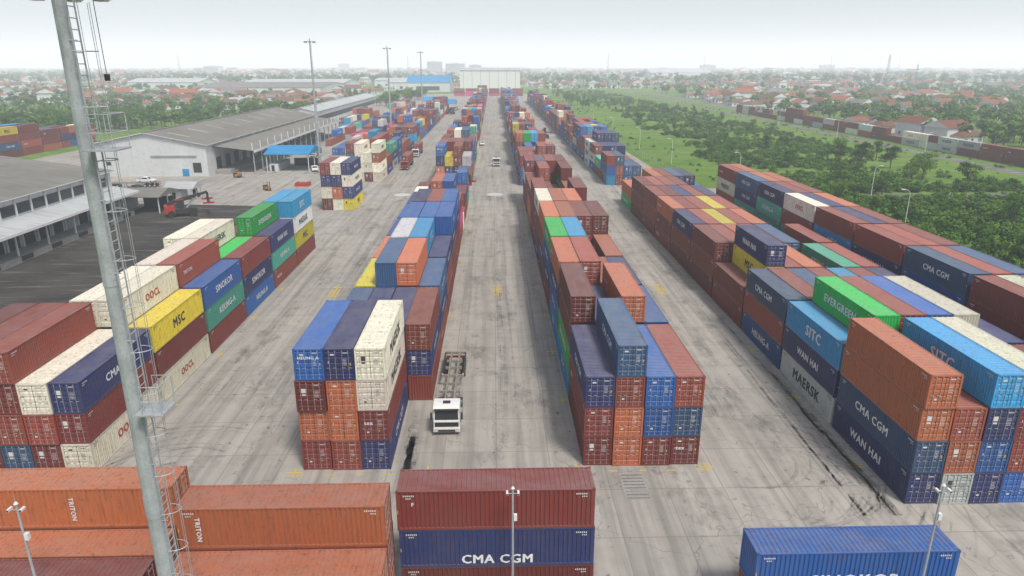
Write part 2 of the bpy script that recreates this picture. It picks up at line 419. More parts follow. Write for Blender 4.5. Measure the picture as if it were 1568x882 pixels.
row(-41.0,3,163,1,'R',{0:["mwnm","wonw","ynwn"]})
row(-43.5,4,205,26,'R',{},(2,3,3,4))
row(-62,4,268,10,'R',{},(1,2,3),skip=(4,))
row(32.2,7,45.4,10,'L',{0:["nsoo","gob","nunc","ubmw","mbm","mnu","bmm"],1:["gnc","mbmG","bmnb","mnbu","mbmw","mbs","bmn"],
 2:["ubs","mob","bms","nmb","mmc","bmb","nmn"],3:["mb","boyn","bmb","mbo","bm","mbt","mnb"],4:["mbm","mbb","mno","bmb","mms","bm","mnb"],5:["mbn","bmb","mmy","bmb","nbo","mb","bu"],6:["bmo","bmm","mbb","uby","mbb","mm","bm"],7:["mbb","bmm","mbn","bmb","mbn","bb","m"],8:["mbm","bmb","mbb","nbm","bb","mb","m"],9:["Go","mG","bmo","bmb","mbs","mbn","mu"]})
row(52.2,5,45.4,9,'L',{2:["mbus","mmbb","mbus","mbb","mbn"],1:["mbmb","mmbw","mbus","mbn","mbm"],3:["mbnb","mmbb","mbub","mbs","mbn"],4:["mncb","mmbn","mbub","mbt","mbb"],5:["mtbw","mmbn","mbuo","mbb","mb"],6:["mttn","mmsb","mbnb","mbo","mb"],7:["mtns","mmno","mbno","bmo",""],8:["mowb","mnoo","bmb","",""]},(3,4,4))
row(32.4,4,197,38,'L',{},(2,3,3,4))
row(-190,4,245,6,'R',{},(3,3,4))
row(180,1,215,24,'L',{},(2,2,2),skip=(),text=True,pool='mmmbbwwggm')
row(-72,1,300,4,'R',{},(1,2)); row(-84,4,385,6,'R',{},(2,3)); row(-70,3,470,8,'R',{},(2,3))
for i in range(6):
    for l in range(3): container(-38+i*13,800,l*PZ,random.choice('bpm'),math.pi/2)
def trans(xc,yc,s,texts={}):
    for l,ch in enumerate(s):
        o=container(xc+U(-.05,.05),yc,l*PZ,ch,math.pi/2)
        if l in texts:
            for tx,size,c,dy,dz,vert in texts[l]: lettering(o,tx,c,size,'L',dy,dz,vert)
trans(0.0,37.1,"mnm",{1:[('CMA CGM',.9,'W',0,.28,False)],2:[('F',.35,'W',5.1,1.75,False)]})
trans(-12.7,35.7,"obo",{2:[('TRITON',.42,'W',5.0,1.35,True)]})
trans(-12.7,33.1,"bo",{})
trans(-26.1,37.9,"boo",{2:[('TRITON',.42,'W',0.2,1.35,True)]})
trans(-26.1,35.3,"mo"); trans(-26.1,32.7,"om")
trans(21.5,34.4,"mu",{1:[('SINOKOR',1.15,'W',0,.4,False)]})
# ---------------------------------------------------------------- ground
def sheet(name,pts,z,mat):
    b=MB(); b.quad([(x,y,z) for x,y in pts],mat); return b.obj(name)
sheet('ground',[(-9000,-300),(9000,-300),(9000,12000),(-9000,12000)],-.02,M_grass)
sheet('yard_pavement',[(-170,5),(69,5),(69,186),(54,196),(52,420),(48,860),(-110,860),(-130,400),(-170,380)],0,M_conc)
sheet('asphalt_apron',[(-86,55),(-47.5,55),(-47.5,128),(-52,168),(-86,172)],.004,M_asph)
sheet('road',[(166,150),(172,150),(172,900),(166,900)],-.012,M_road)
sheet('road',[(100,174),(166,174),(166,181),(100,181)],-.012,M_road)
sheet('road',[(188,140),(200,140),(200,900),(188,900)],-.012,M_road)
M_mY=simple('yellow_road_paint',(.60,.43,.04),.7,0,.2,3,(.3,.29,.27),.6)
M_mW=simple('white_road_paint',(.58,.58,.56),.7,0,.2,3,(.3,.29,.27),.9)
b=MB()
def rect(x0,x1,y0,y1,m,z=.008): b.quad([(x0,y0,z),(x1,y0,z),(x1,y1,z),(x0,y1,z)],m)
for xx,s in ((-17.2,-1),(-5.9,1),(6.9,-1),(18.1,1),(-33.0,1),(31.2,-1)):
    y=51.0
    while y<180:
        rect(xx-.7,xx+.7,y,y+.16,M_mY); rect(xx-.08,xx+.08,y-.6,y-.01,M_mY); rect(xx-.08,xx+.08,y+.17,y+.8,M_mY); y+=PY
for x0 in (-16.5,7.5):
    for k in range(5): rect(x0+k*2.5-.35,x0+k*2.5+.35,50.6,50.75,M_mY)
for xx in (.3,-24.5,25.5):
    for y in (98,):
        rect(xx-.6,xx+.6,y,y+.5,M_mY); rect(xx-.15,xx+.15,y+.51,y+4.2,M_mY); rect(xx-.6,xx+.6,y+4.21,y+4.7,M_mY); rect(xx-.6,xx-.35,y+1,y+3.6,M_mY); rect(xx+.35,xx+.6,y+1,y+3.6,M_mY)
for xx in (.2,-24.6):
    n=20; b.quad([(xx+2.2*math.cos(6.283*i/n),183+2.2*math.sin(6.283*i/n),.008) for i in range(n)],M_mW)
b.obj('pavement_markings')
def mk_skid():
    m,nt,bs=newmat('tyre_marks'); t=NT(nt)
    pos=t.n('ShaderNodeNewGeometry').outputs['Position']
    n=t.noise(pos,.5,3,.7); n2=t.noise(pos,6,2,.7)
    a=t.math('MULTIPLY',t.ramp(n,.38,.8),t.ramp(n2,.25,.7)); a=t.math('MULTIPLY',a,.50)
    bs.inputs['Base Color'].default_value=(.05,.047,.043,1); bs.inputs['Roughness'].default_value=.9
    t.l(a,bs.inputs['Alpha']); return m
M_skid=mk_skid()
b=MB()
zk=[.012]
def arc(cx,cy,r,a0,a1,w=.45,n=28):
    zk[0]+=.0006
    for i in range(n):
        t0=math.radians(a0+(a1-a0)*i/n); t1=math.radians(a0+(a1-a0)*(i+1)/n)
        b.quad([(cx+(r)*math.cos(t0),cy+r*math.sin(t0),zk[0]),(cx+(r+w)*math.cos(t0),cy+(r+w)*math.sin(t0),zk[0]),(cx+(r+w)*math.cos(t1),cy+(r+w)*math.sin(t1),zk[0]),(cx+r*math.cos(t1),cy+r*math.sin(t1),zk[0])],M_skid)
for k in range(24):
    r=U(4,14); arc(24.5-U(0,3),50+U(-3,4),r,U(-120,-30),U(0,80),U(.15,.35))
for k in range(16):
    r=U(4,13); arc(-26+U(-2,2),48+U(-3,3),r,U(60,120),U(160,250),U(.15,.35))
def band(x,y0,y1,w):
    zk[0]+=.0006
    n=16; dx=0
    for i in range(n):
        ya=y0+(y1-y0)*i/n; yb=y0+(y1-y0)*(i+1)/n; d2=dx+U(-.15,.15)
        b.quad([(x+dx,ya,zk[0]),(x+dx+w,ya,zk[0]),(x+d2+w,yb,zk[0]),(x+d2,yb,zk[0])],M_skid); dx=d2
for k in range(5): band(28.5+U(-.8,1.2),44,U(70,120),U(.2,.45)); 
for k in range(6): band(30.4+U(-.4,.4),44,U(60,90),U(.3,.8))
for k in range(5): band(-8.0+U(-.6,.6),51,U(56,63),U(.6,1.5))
for k in range(6): band(U(-5,6),55,U(100,170),U(.2,.5))
for k in range(6): band(U(20,30),60,U(120,170),U(.2,.6))
for k in range(6): band(U(-31,-19),60,U(120,170),U(.2,.6))
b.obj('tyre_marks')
b=MB(); b.box(10.4,12.4,46.6,50.4,0,.012,M_conc2)
for i in range(8): b.box(10.5,12.3,46.7+i*.46,46.85+i*.46,.012,.02,M_road)
b.obj('drain_cover')

# ---------------------------------------------------------------- warehouses
def shed(name,x0,x1,y0,y1,eave,ridge,roofm,axis='Y',wall=M_wall,sky=0):
    b=MB(); xm=(x0+x1)/2; ym=(y0+y1)/2; ov=.8
    if axis=='Y':
        b.quad([(x0,y0,0),(x1,y0,0),(x1,y0,eave),(xm,y0,ridge),(x0,y0,eave)],wall)
        b.quad([(x1,y1,0),(x0,y1,0),(x0,y1,eave),(xm,y1,ridge),(x1,y1,eave)],wall)
        b.quad([(x1,y0,0),(x1,y1,0),(x1,y1,eave),(x1,y0,eave)],wall); b.quad([(x0,y1,0),(x0,y0,0),(x0,y0,eave),(x0,y1,eave)],wall)
        sl=(ridge-eave)/(x1-xm); th=.18
        for s,xe in ((1,x1),(-1,x0)):
            xo=xe+s*ov; zo=eave-sl*ov+.05
            P=[(xm,y0-ov,ridge+.05),(xo,y0-ov,zo),(xo,y1+ov,zo),(xm,y1+ov,ridge+.05)]
            Q=[(p[0],p[1],p[2]+th) for p in P]
            b.quad(Q,roofm); b.quad(P[::-1],M_dark)
            for i in range(4):
                j=(i+1)%4; b.quad([P[i],P[j],Q[j],Q[i]],M_white)
            for k in range(sky):
                yy=y0+(k+.5)*(y1-y0)/sky; a,c=.2,.55
                def pt(f,y): return (xm+(xo-xm)*f,y,ridge+.05+(zo-ridge-.05)*f+th+.02)
                b.quad([pt(a,yy-.6),pt(c,yy-.6),pt(c,yy+.6),pt(a,yy+.6)],M_sky)
        b.box(xm-.5,xm+.5,y0-ov,y1+ov,ridge+.15,ridge+.45,roofm)
    else:
        b.quad([(x0,y1,0),(x0,y0,0),(x0,y0,eave),(x0,ym,ridge),(x0,y1,eave)],wall)
        b.quad([(x1,y0,0),(x1,y1,0),(x1,y1,eave),(x1,ym,ridge),(x1,y0,eave)],wall)
        b.quad([(x0,y0,0),(x1,y0,0),(x1,y0,eave),(x0,y0,eave)],wall); b.quad([(x1,y1,0),(x0,y1,0),(x0,y1,eave),(x1,y1,eave)],wall)
        for s,ye in ((1,y1),(-1,y0)):
            sl=(ridge-eave)/(y1-ym); yo=ye+s*ov; zo=eave-sl*ov+.05
            P=[(x0-ov,ym,ridge+.05),(x1+ov,ym,ridge+.05),(x1+ov,yo,zo),(x0-ov,yo,zo)]
            Q=[(p[0],p[1],p[2]+.18) for p in P]; b.quad(Q,roofm); b.quad(P[::-1],M_dark)
            for i in range(4):
                j=(i+1)%4; b.quad([P[i],P[j],Q[j],Q[i]],M_white)
    return b
b=shed('w',-150,-87,40,158,10.2,14.5,M_roofg,sky=0)
y=42
while y<155:
    b.box(-87.0,-86.85,y,y+3.6,7.2,9.1,M_glass); b.box(-86.95,-86.7,y+3.75,y+4.05,0,9.9,M_wall)
    b.box(-87,-86.9,y+.3,y+3.2,1.2,4.6,M_dark if int(y)%3 else M_galv); y+=4.4
b.box(-87,-83.0,38,158,0,1.15,M_conc2)
for k in range(14): b.box(-83.0,-82.85,40+k*8.7,43+k*8.7,.3,1.1,M_black)
P=[(-87,38,6.6),(-81.5,38,5.6),(-81.5,158.5,5.6),(-87,158.5,6.6)]
b.quad([(p[0],p[1],p[2]+.15) for p in P],M_roofw); b.quad(P[::-1],M_dark); b.box(-81.5,-81.35,38,158.5,5.3,5.8,M_white)
y=40
while y<158: b.box(-83.6,-83.35,y,y+.25,1.15,5.95,M_white); y+=8.7
b.obj('warehouse')
b=shed('w',-125,-89,217,352,9.6,13.2,M_roofg,sky=9)
for x in (-121,-112,-103,-94): b.box(x,x+.25,216.85,216.99,0,9.2,M_wall)
b.box(-97,-95,216.9,217,0,2.3,M_roofb); b.box(-120,-118.5,216.9,217,3.5,4.6,M_glass); b.box(-106,-92,216.6,216.98,6.2,6.5,M_galv)
b.box(-93.5,-91,216.9,217,1.2,4.2,M_dark)
P=[(-89,222,8.6),(-76,222,7.0),(-76,352,7.0),(-89,352,8.6)]
b.quad([(p[0],p[1],p[2]+.15) for p in P],M_roofg); b.quad(P[::-1],M_dark); b.box(-76,-75.85,222,352,6.6,7.3,M_white)
y=223
while y<352:
    b.box(-76.8,-76.5,y,y+.3,0,7.0,M_galv); b.box(-89,-88.88,y+1,y+5,1.2,5,M_dark); b.box(-76.9,-76.7,y,y+.2,7.1,9.6,M_white); b.box(-89,-88.8,y+1,y+4.5,8.9,9.5,M_galv); y+=8
b.box(-89,-84,222,350,0,1.2,M_conc2)
b.obj('warehouse')
b=shed('w',-122,-105,420,640,7,9,M_roofw); b.box(-105,-104.9,425,630,1,4,M_dark); b.obj('long_shed')
b=shed('w',-42,34,905,960,27,30,M_roofw,axis='X',wall=M_white)
for i in range(7): b.box(-38+i*11,-37.5+i*11,904.8,904.98,0,27,M_galv)
b.box(-20,-8,904.85,904.97,0,9,M_dark); b.obj('factory_hall')
b=shed('w',-112,-56,930,990,12,20,M_roofb,axis='X'); b.box(-100,-70,929.8,929.97,2,7,M_glass); b.obj('factory_hall')
for X0,X1,Y0,Y1,e,r,m in ((-345,-200,830,980,9,13,M_roofg),(-345,-205,985,1100,10,14,M_roofw),(-545,-440,1080,1150,9,14,M_roofw),(-190,-120,1150,1250,10,13,M_roofw),(430,600,1950,2080,14,24,M_roofw),(-150,-90,1020,1100,10,13,M_roofw),(-620,-560,820,850,7,10,M_roofw)):
    b=shed('w',X0,X1,Y0,Y1,e,r,m,axis='X')
    x=X0+5
    while x<X1-6: b.box(x,x+4,Y0-.1,Y0-.02,1,4.5,M_glass); x+=12
    b.obj('factory_hall')
b=shed('w',-300,-262,640,665,5,8,M_tile,axis='X'); b.box(-290,-286,639.8,639.97,0,3,M_glass); b.obj('brick_house')
b=shed('w',-262,-240,690,710,8,12,M_roofg,axis='X',wall=M_white); b.box(-256,-253,689.8,689.97,2,4,M_glass); b.obj('white_house')
def shelter(name,x0,x1,y0,y1,h,roofm,rise=1.5):
    b=MB()
    for x in (x0+.3,x1-.3,):
        for k in range(3):
            y=y0+.3+k*(y1-y0-.6)/2; b.box(x-.1,x+.1,y-.1,y+.1,0,h,M_white)
    b.prism([(y0-.4,h),(y0-.4,h+.15),((y0+y1)/2,h+rise),(y1+.4,h+.15),(y1+.4,h)],x0-.4,x1+.4,roofm)
    b.box(x0+.8,x0+3.6,y0+1,y1-1,.02,2.4,M_wall); b.box(x0+1.4,x0+2.4,y0+.95,y0+.99,.1,2,M_dark)
    b.box(x0+5,x1-.8,y1-1.2,y1-1,0,2.6,M_dark)
    return b.obj(name)
shelter('open_shelter',-74,-60,226,242,5.5,M_roofb,2.2)
shelter('open_shelter',-91,-78,160,170,3.8,M_roofg)
shelter('open_shelter',-84,-77,176,182,3,M_roofw)
shelter('open_shelter',-38,-28,520,540,6,M_roofb,3)
shelter('open_shelter',-56,-44,560,590,6,M_roofb,3)

# ---------------------------------------------------------------- masts
def mast(name,loc,h,r0,r1,cage=False,ladder=True):
    b=MB(); ns=4
    for i in range(ns):
        za=h*i/ns; zb=h*(i+1)/ns; ra=r0+(r1-r0)*i/ns; rb=r0+(r1-r0)*(i+1)/ns
        b.cyl((0,0,za),(0,0,zb),ra+.015,rb,12,M_galv); 
        if i: b.cyl((0,0,za-.9),(0,0,za),ra+.03,ra+.025,12,M_galv)
    b.cyl((0,0,0),(0,0,.15),r0+.4,r0+.4,12,M_galv)
    for k in range(10):
        t=6.283*k/10; b.cyl((math.cos(t)*(r0+.25),math.sin(t)*(r0+.25),.15),(math.cos(t)*(r0+.25),math.sin(t)*(r0+.25),.4),.03,.03,6,M_galv)
    b.cyl((0,0,h),(0,0,h+.5),r1,.05,10,M_galv)
    zr=h-.6; rr=1.35 if not cage else 1.0; n=24
    for k in range(n):
        t0=6.283*k/n;t1=6.283*(k+1)/n
        b.cyl((rr*math.cos(t0),rr*math.sin(t0),zr),(rr*math.cos(t1),rr*math.sin(t1),zr),.05,.05,6,M_galv,False)
    for k in range(8):
        t=6.283*k/8+.2; c,s=math.cos(t),math.sin(t)
        b.cyl((c*r1,s*r1,zr),(c*rr,s*rr,zr),.035,.035,5,M_galv)
        q=.28 if not cage else .2
        b.box(c*(rr+.25)-q,c*(rr+.25)+q,s*(rr+.25)-q,s*(rr+.25)+q,zr-.45,zr+.05,M_galv)
        b.box(c*(rr+.25)-q*.8,c*(rr+.25)+q*.8,s*(rr+.25)-q*.8,s*(rr+.25)+q*.8,zr-.49,zr-.45,M_lamp)
    if ladder:
        def lx(z): return r0+.15+(r1+.22-r0-.15)*(z-2)/(h-3)
        for s in (-.2,.2):
            b.cyl((r0+.15,s-.1,2),(r1+.22,s-.1,h-1),.026,.026,5,M_galv)
        z=2
        while z<h-1: b.cyl((lx(z),-.3,z),(lx(z),.1,z),.016,.016,4,M_galv,False); z+=.32
        z=2.5
        while z<h-1:
            rm=r0+(r1-r0)*z/h; b.cyl((rm-.03,-.1,z),(lx(z),-.1,z),.022,.022,4,M_galv); z+=2.4
    if cage:
        z=3
        while z<h-1.2:
            x=lx(z); n=8; pr=None
            for k in range(n+1):
                t=math.pi*(k/n)-math.pi/2; p=(x+.55*math.cos(t),-.1+.34*math.sin(t),z)
                if pr: b.cyl(pr,p,.016,.016,4,M_galv,False)
                pr=p
            z+=1.6
        for t in (-.9,0,.9):
            y=-.1+.34*math.sin(t); b.cyl((r0+.15+.55*math.cos(t),y,3),(r1+.22+.55*math.cos(t),y,h-1.2),.010,.010,4,M_galv)
        for z in (12.5,21.5,30.5):
            x=r0+(r1-r0)*z/h
            b.box(x+.02,x+1.0,-.65,.4,z,z+.05,M_galv)
            for (xa,ya) in ((x+.97,-.62),(x+.97,.37),(x+.3,-.62),(x+.3,.37)): b.cyl((xa,ya,z),(xa,ya,z+1.1),.018,.018,4,M_galv)
            for zz in (z+.55,z+1.1):
                b.cyl((x+.97,-.62,zz),(x+.97,.37,zz),.016,.016,4,M_galv); b.cyl((x+.3,-.62,zz),(x+.97,-.62,zz),.016,.016,4,M_galv); b.cyl((x+.3,.37,zz),(x+.97,.37,zz),.016,.016,4,M_galv)
        b.cyl((1.0,0,h-.7),(1.02,.02,h-3.2),.012,.012,4,M_black); b.box(.96,1.08,-.04,.08,h-3.4,h-3.2,M_black)
    return b.obj(name,loc)
mast('floodlight_mast',(-12.7,22,0),35.95,.40,.165,True)
mast('floodlight_mast',(-59.5,238,0),41,.42,.2)
mast('floodlight_mast',(-48,330,0),41,.42,.2)
mast('floodlight_mast',(-43,430,0),41,.42,.2)
def pole(loc,h,kind):
    b=MB(); b.cyl((0,0,0),(0,0,h),.09,.055,8,M_galv); b.cyl((0,0,0),(0,0,.08),.22,.22,8,M_galv)
    b.cyl((-.35,0,h-.35),(.35,0,h-.35),.025,.025,6,M_galv)
    for s in (-1,1):
        b.box(s*.33-.06,s*.33+.06,-.26,.1,h-.33,h-.2,M_white); b.box(s*.33-.05,s*.33+.05,-.27,-.261,h-.31,h-.21,M_black)
    b.cyl((0,0,h),(0,0,h+.12),.12,.05,10,M_white); b.box(.06,.26,-.1,.1,h-2.2,h-1.8,M_white)
    b.cyl((0,0,h-.1),(0,0,h+.7),.015,.008,5,M_galv)
    return b.obj('cctv_pole',loc)
pole((.95,34.6,0),9.4,'cam'); pole((24.6,31.9,0),11.0,'cam'); pole((-25.0,31.1,0),11.3,'cam')
def street_lamp(loc,rz,h=8):
    b=MB(); b.cyl((0,0,0),(0,0,h-1.2),.10,.06,8,M_white); pr=(0,0,h-1.2)
    for k in range(1,8):
        a=k/7*1.35; p=(1.6*(1-math.cos(a)),0,h-1.2+1.2*math.sin(a)); b.cyl(pr,p,.055,.045,6,M_white,False); pr=p
    b.box(pr[0]-.1,pr[0]+.7,-.14,.14,pr[2]-.1,pr[2]+.04,M_white); b.box(pr[0],pr[0]+.6,-.1,.1,pr[2]-.13,pr[2]-.1,M_lamp)
    b.cyl((0,0,0),(0,0,.3),.2,.2,8,M_conc2)
    return b.obj('street_lamp',loc,rz)
for p,rz in (((85,137,0),math.pi),((72,200,0),math.pi),((62,240,0),math.pi),((60,285,0),math.pi),((58,340,0),math.pi),((57,400,0),math.pi),((96,171,0),0),((-150,392,0),0),((-140,470,0),0),((164,260,0),0),((164,330,0),0),((164,400,0),0)):
    street_lamp(p,rz,9)
# ---------------------------------------------------------------- vehicles
def wheel(b,x,y,r=.5,w=.28):
    b.cyl((x-w/2,y,r),(x+w/2,y,r),r,r,18,M_tyre); s=1 if x>0 else -1
    b.cyl((x+s*w/2,y,r),(x+s*(w/2+.02),y,r),r*.55,r*.5,12,M_galv)
def truck(loc,cabm,rz=0,name='container_truck'):
    b=MB()
    b.prism([(0,.62),(0,1.45),(.05,1.55),(.16,2.62),(.40,2.86),(1.0,2.95),(1.85,2.90),(1.95,2.7),(1.95,1.0),(1.75,1.0),(1.70,.9),(.75,.9),(.62,.62)],-1.22,1.22,cabm)
    b.quad([(-1.10,.042,1.60),(1.10,.042,1.60),(1.05,.150,2.60),(-1.05,.150,2.60)],M_glass)
    b.box(-1.1,1.1,-.03,.0,.92,1.36,M_black); b.box(-1.24,1.24,-.12,.3,.42,.80,cabm); b.box(-.8,.8,-.13,-.12,.45,.66,M_black)
    b.box(-1.15,1.15,-.1,.12,2.62,2.7,M_black)
    b.box(-.35,.35,.75,1.25,2.955,2.99,M_black)
    for s in (-1,1):
        b.box(s*1.0-.17,s*1.0+.17,-.135,-.121,.5,.74,M_lamp)
        b.quad([(s*1.226,.35,1.6),(s*1.226,1.35,1.6),(s*1.226,1.3,2.5),(s*1.226,.42,2.5)],M_glass)
        b.box(s*1.42-.09,s*1.42+.09,.02,.1,1.65,2.35,M_black); b.cyl((s*1.2,.1,2.4),(s*1.42,.06,2.32),.02,.02,5,M_black)
        wheel(b,s*1.05,1.2); 
        for y in (4.4,5.7,): wheel(b,s*.98,y,.5,.5)
        for y in (13.0,14.3,15.6): wheel(b,s*.98,y,.5,.5)
        b.box(s*1.05-.25,s*1.05+.25,.62,1.8,1.05,1.1,M_black)
        b.box(s*.95-.3,s*.95+.3,2.5,3.6,.45,1.0,M_galv)
        b.box(s*.42-.07,s*.42+.07,2.1,6.4,.75,.98,M_black)
        b.box(s*.45-.08,s*.45+.08,3.6,16.6,1.12,1.42,M_beige)
        b.box(s*.8-.06,s*.8+.06,7.4,7.6,.1,1.2,M_beige)
        b.box(s*1.0-.2,s*1.0+.2,12.3,12.35,.7,1.2,M_black)
        b.box(s*1.15-.08,s*1.15+.08,10.5,16.3,1.25,1.38,M_black)
    for y in (4.0,6.4,8.2,10.2,12.2,14.0,16.4):
        w=1.22 if y in (4.0,10.2,16.4) else .9; b.box(-w,w,y,y+.22,1.14,1.40,M_beige)
        if w>1: 
            for s in (-1,1): b.box(s*1.1-.1,s*1.1+.1,y-.02,y+.24,1.4,1.5,M_galv)
    b.cyl((0,5.1,.98),(0,5.1,1.1),.5,.5,14,M_black)
    b.box(-1.1,1.1,16.6,16.68,.6,.85,M_redp); b.box(-.6,.6,2.1,2.5,.9,1.9,M_black)
    return b.obj(name,loc,rz)
truck((-4.6,57.0,0),M_white)
truck((-29.5,262,0),M_white); container(-29.5,262+10.2,1.5,'b')
truck((-29.5,228,0),M_redp); container(-29.5,228+10.2,1.5,'b')
truck((.9,236,0),M_white)
truck((-68,262,0),M_white,.1); truck((-112,196,0),M_white,-1.45)
def pickup(loc,rz=0,m=M_white):
    b=MB()
    b.prism([(0,.45),(0,.85),(.1,1.0),(1.25,1.12),(1.9,1.68),(2.3,1.75),(3.4,1.72),(3.75,1.15),(5.1,1.15),(5.1,.5)],-.92,.92,m)
    b.quad([(-.82,1.30,1.165),(.82,1.30,1.165),(.74,1.86,1.655),(-.74,1.86,1.655)],M_glass)
    for s in (-1,1):
        b.quad([(s*.925,1.6,1.2),(s*.925,3.55,1.2),(s*.925,3.3,1.6),(s*.925,2.05,1.62)],M_glass)
        for y in (.95,4.1): wheel(b,s*.82,y,.36,.24)
        b.box(s*.7-.15,s*.7+.15,-.02,0,.65,.82,M_lamp)
    b.box(-.75,.75,3.85,5.0,1.151,1.16,M_dark); b.box(-.6,.6,-.03,-.001,.5,.62,M_black)
    return b.obj('pickup_truck',loc,rz)
pickup((-100,205,0),1.57); pickup((-5,300,0),0); pickup((-96,190,0),1.2,M_black); pickup((-58,225,0),.3)
def forklift(loc,rz):
    b=MB(); b.box(-.6,.6,.3,2.3,.35,1.1,M_orp); b.box(-.6,.6,1.8,2.4,.5,1.4,M_black)
    for s in (-1,1):
        b.cyl((s*.55-.12,.6,.35),(s*.55+.12,.6,.35),.35,.35,12,M_tyre); b.cyl((s*.5-.1,2.0,.3),(s*.5+.1,2.0,.3),.3,.3,12,M_tyre)
        b.box(s*.35-.05,s*.35+.05,.05,.2,.1,2.6,M_black); b.box(s*.3-.06,s*.3+.06,-1.1,.05,.1,.16,M_black)
        b.cyl((s*.5,.7,1.1),(s*.5,.9,2.2),.03,.03,5,M_black); b.cyl((s*.5,1.9,1.3),(s*.5,1.8,2.2),.03,.03,5,M_black)
    b.box(-.6,.6,.8,2.0,2.2,2.26,M_orp); b.box(-.35,.35,1.1,1.7,1.1,1.25,M_black)
    return b.obj('forklift',loc,rz)
forklift((-62,190,0),.8); forklift((-78,214,0),1.3)
b=MB()
for i in range(3): b.box(-2,2,-1+i*1.1,-.2+i*1.1,0,.9,M_redp)
for s in (-1.6,1.6): b.box(s-.1,s+.1,-1,2.1,.9,1.0,M_black)
b.obj('red_spreader_frame',(-55,198,0))
def reach_stacker(loc,rz):
    b=MB()
    b.box(-1.6,1.6,0,6.2,.9,1.9,M_black); b.box(-1.7,1.7,4.6,6.8,.9,2.6,M_redp)
    b.box(-.75,.75,2.6,4.2,1.9,3.7,M_black); b.box(-.7,.7,2.57,2.6,2.3,3.5,M_glass); b.box(-.8,.8,2.5,4.3,3.7,3.8,M_redp)
    for s in (-1,1):
        b.cyl((s*1.75-.45,.9,.85),(s*1.75+.45,.9,.85),.85,.85,18,M_tyre); b.cyl((s*1.6-.3,5.4,.8),(s*1.6+.3,5.4,.8),.8,.8,18,M_tyre)
        b.cyl((s*.9,2.2,1.9),(s*.6,-.3,4.3),.14,.12,8,M_galv)
    def beam(p0,p1,w,m):
        p0=Vector(p0);p1=Vector(p1);d=(p1-p0).normalized();n=Vector((1,0,0)).cross(d)
        q=[]
        for p in (p0,p1):
            for a,c in ((-1,-1),(1,-1),(1,1),(-1,1)): q.append(tuple(p+Vector((a*w,0,0))+n*c*w))
        for f in ((0,1,2,3),(7,6,5,4),(0,4,5,1),(1,5,6,2),(2,6,7,3),(3,7,4,0)): b.quad([q[i] for i in f],m)
    beam((0,5.8,3.0),(0,-1.0,4.7),.38,M_black); beam((0,-.8,4.65),(0,-2.6,5.1),.27,M_black)
    b.box(-.2,.2,-2.8,-2.3,3.3,5.0,M_black); b.box(-3.1,3.1,-2.85,-2.25,3.0,3.4,M_black)
    for s in (-1,1): b.box(s*3.0-.15,s*3.0+.15,-3.7,-1.3,2.85,3.25,M_redp)
    b.box(-.5,-.3,5.3,6.2,2.6,3.2,M_black)
    return b.obj('reach_stacker',loc,rz)
reach_stacker((-69,159,0),2.0); reach_stacker((-9,184,0),1.4)
reach_stacker((-52,420,0),.3); reach_stacker((24,330,0),.1); reach_stacker((-28,500,0),1.2)
b=MB(); b.box(69.4,69.6,20,186,0,2.2,M_conc2)
y=20
while y<186: b.box(69.3,69.7,y,y+.3,0,2.4,M_conc2); y+=4
b.obj('perimeter_wall')
b=MB()
y=200
while y<840: b.cyl((56,y,0),(56,y,2.2),.04,.04,5,M_galv); y+=4
for z in (.4,1.1,1.8,2.1): b.box(55.99,56.01,200,840,z,z+.02,M_galv)
b.obj('perimeter_fence')
# ---------------------------------------------------------------- vegetation
def leafball(b,c,r,n,size,mat,rr,flat=.8):
    for _ in range(n):
        d=Vector((rr.gauss(0,1),rr.gauss(0,1),rr.gauss(0,1)*.8+.25)).normalized()
        k=r*(rr.random()**.35)*rr.uniform(.75,1.12)
        p=Vector(c)+Vector((d.x*k,d.y*k,d.z*k*flat))
        nn=(d+Vector((rr.gauss(0,.4),rr.gauss(0,.4),rr.gauss(0,.4)+.5))).normalized()
        u=nn.orthogonal().normalized(); u.rotate(Matrix.Rotation(rr.random()*6.28,3,nn)); w=nn.cross(u)
        s=size*rr.uniform(.6,1.3)
        b.quad([tuple(p-u*s*.5),tuple(p+w*s*.38),tuple(p+u*s*.5),tuple(p-w*s*.38)],mat)
def tree_mesh(seed,h,cr,nc,nl,mat,ls=.5):
    rr=random.Random(seed); b=MB(); th=h*.35
    b.cyl((0,0,-.1),(.1,0,th),.028*h,.018*h,7,M_bark)
    for i in range(nc):
        a=rr.random()*6.28; q=rr.random()**.5*cr*.75; z=h*rr.uniform(.42,.88)
        k=1-abs(z/h-.6)*1.0; c=(math.cos(a)*q*k,math.sin(a)*q*k,z)
        b.cyl((.1,0,th*rr.uniform(.7,1)),c,.009*h,.003*h,4,M_bark,False)
        leafball(b,c,cr*rr.uniform(.30,.5),nl,ls,mat if rr.random()<.7 else M_leaf2,rr,.75)
    return b.mesh('tree_mesh')
def bush_mesh(seed,mat,h=2.6):
    rr=random.Random(seed); b=MB()
    for i in range(8):
        a=rr.random()*6.28; q=rr.random()**.5*2.0; c=(math.cos(a)*q,math.sin(a)*q,rr.uniform(.4,h*.75))
        b.cyl((0,0,-.1),c,.05,.02,4,M_bark,False)
        leafball(b,c,rr.uniform(.7,1.3),42,.5,mat,rr,.85)
    return b.mesh('bush_mesh')
TREES=[tree_mesh(i,9+i*.8,3.6+.3*i,16,75,(M_leaf,M_leafd,M_leaf2,M_leaf)[i%4]) for i in range(4)]
FAR=[tree_mesh(20+i,9,4.2,8,24,(M_leaf,M_leafd,M_leaf)[i%3],1.3) for i in range(3)]
BUSH=[bush_mesh(50+i,(M_leaf,M_leaf2,M_leafd)[i%3]) for i in range(3)]
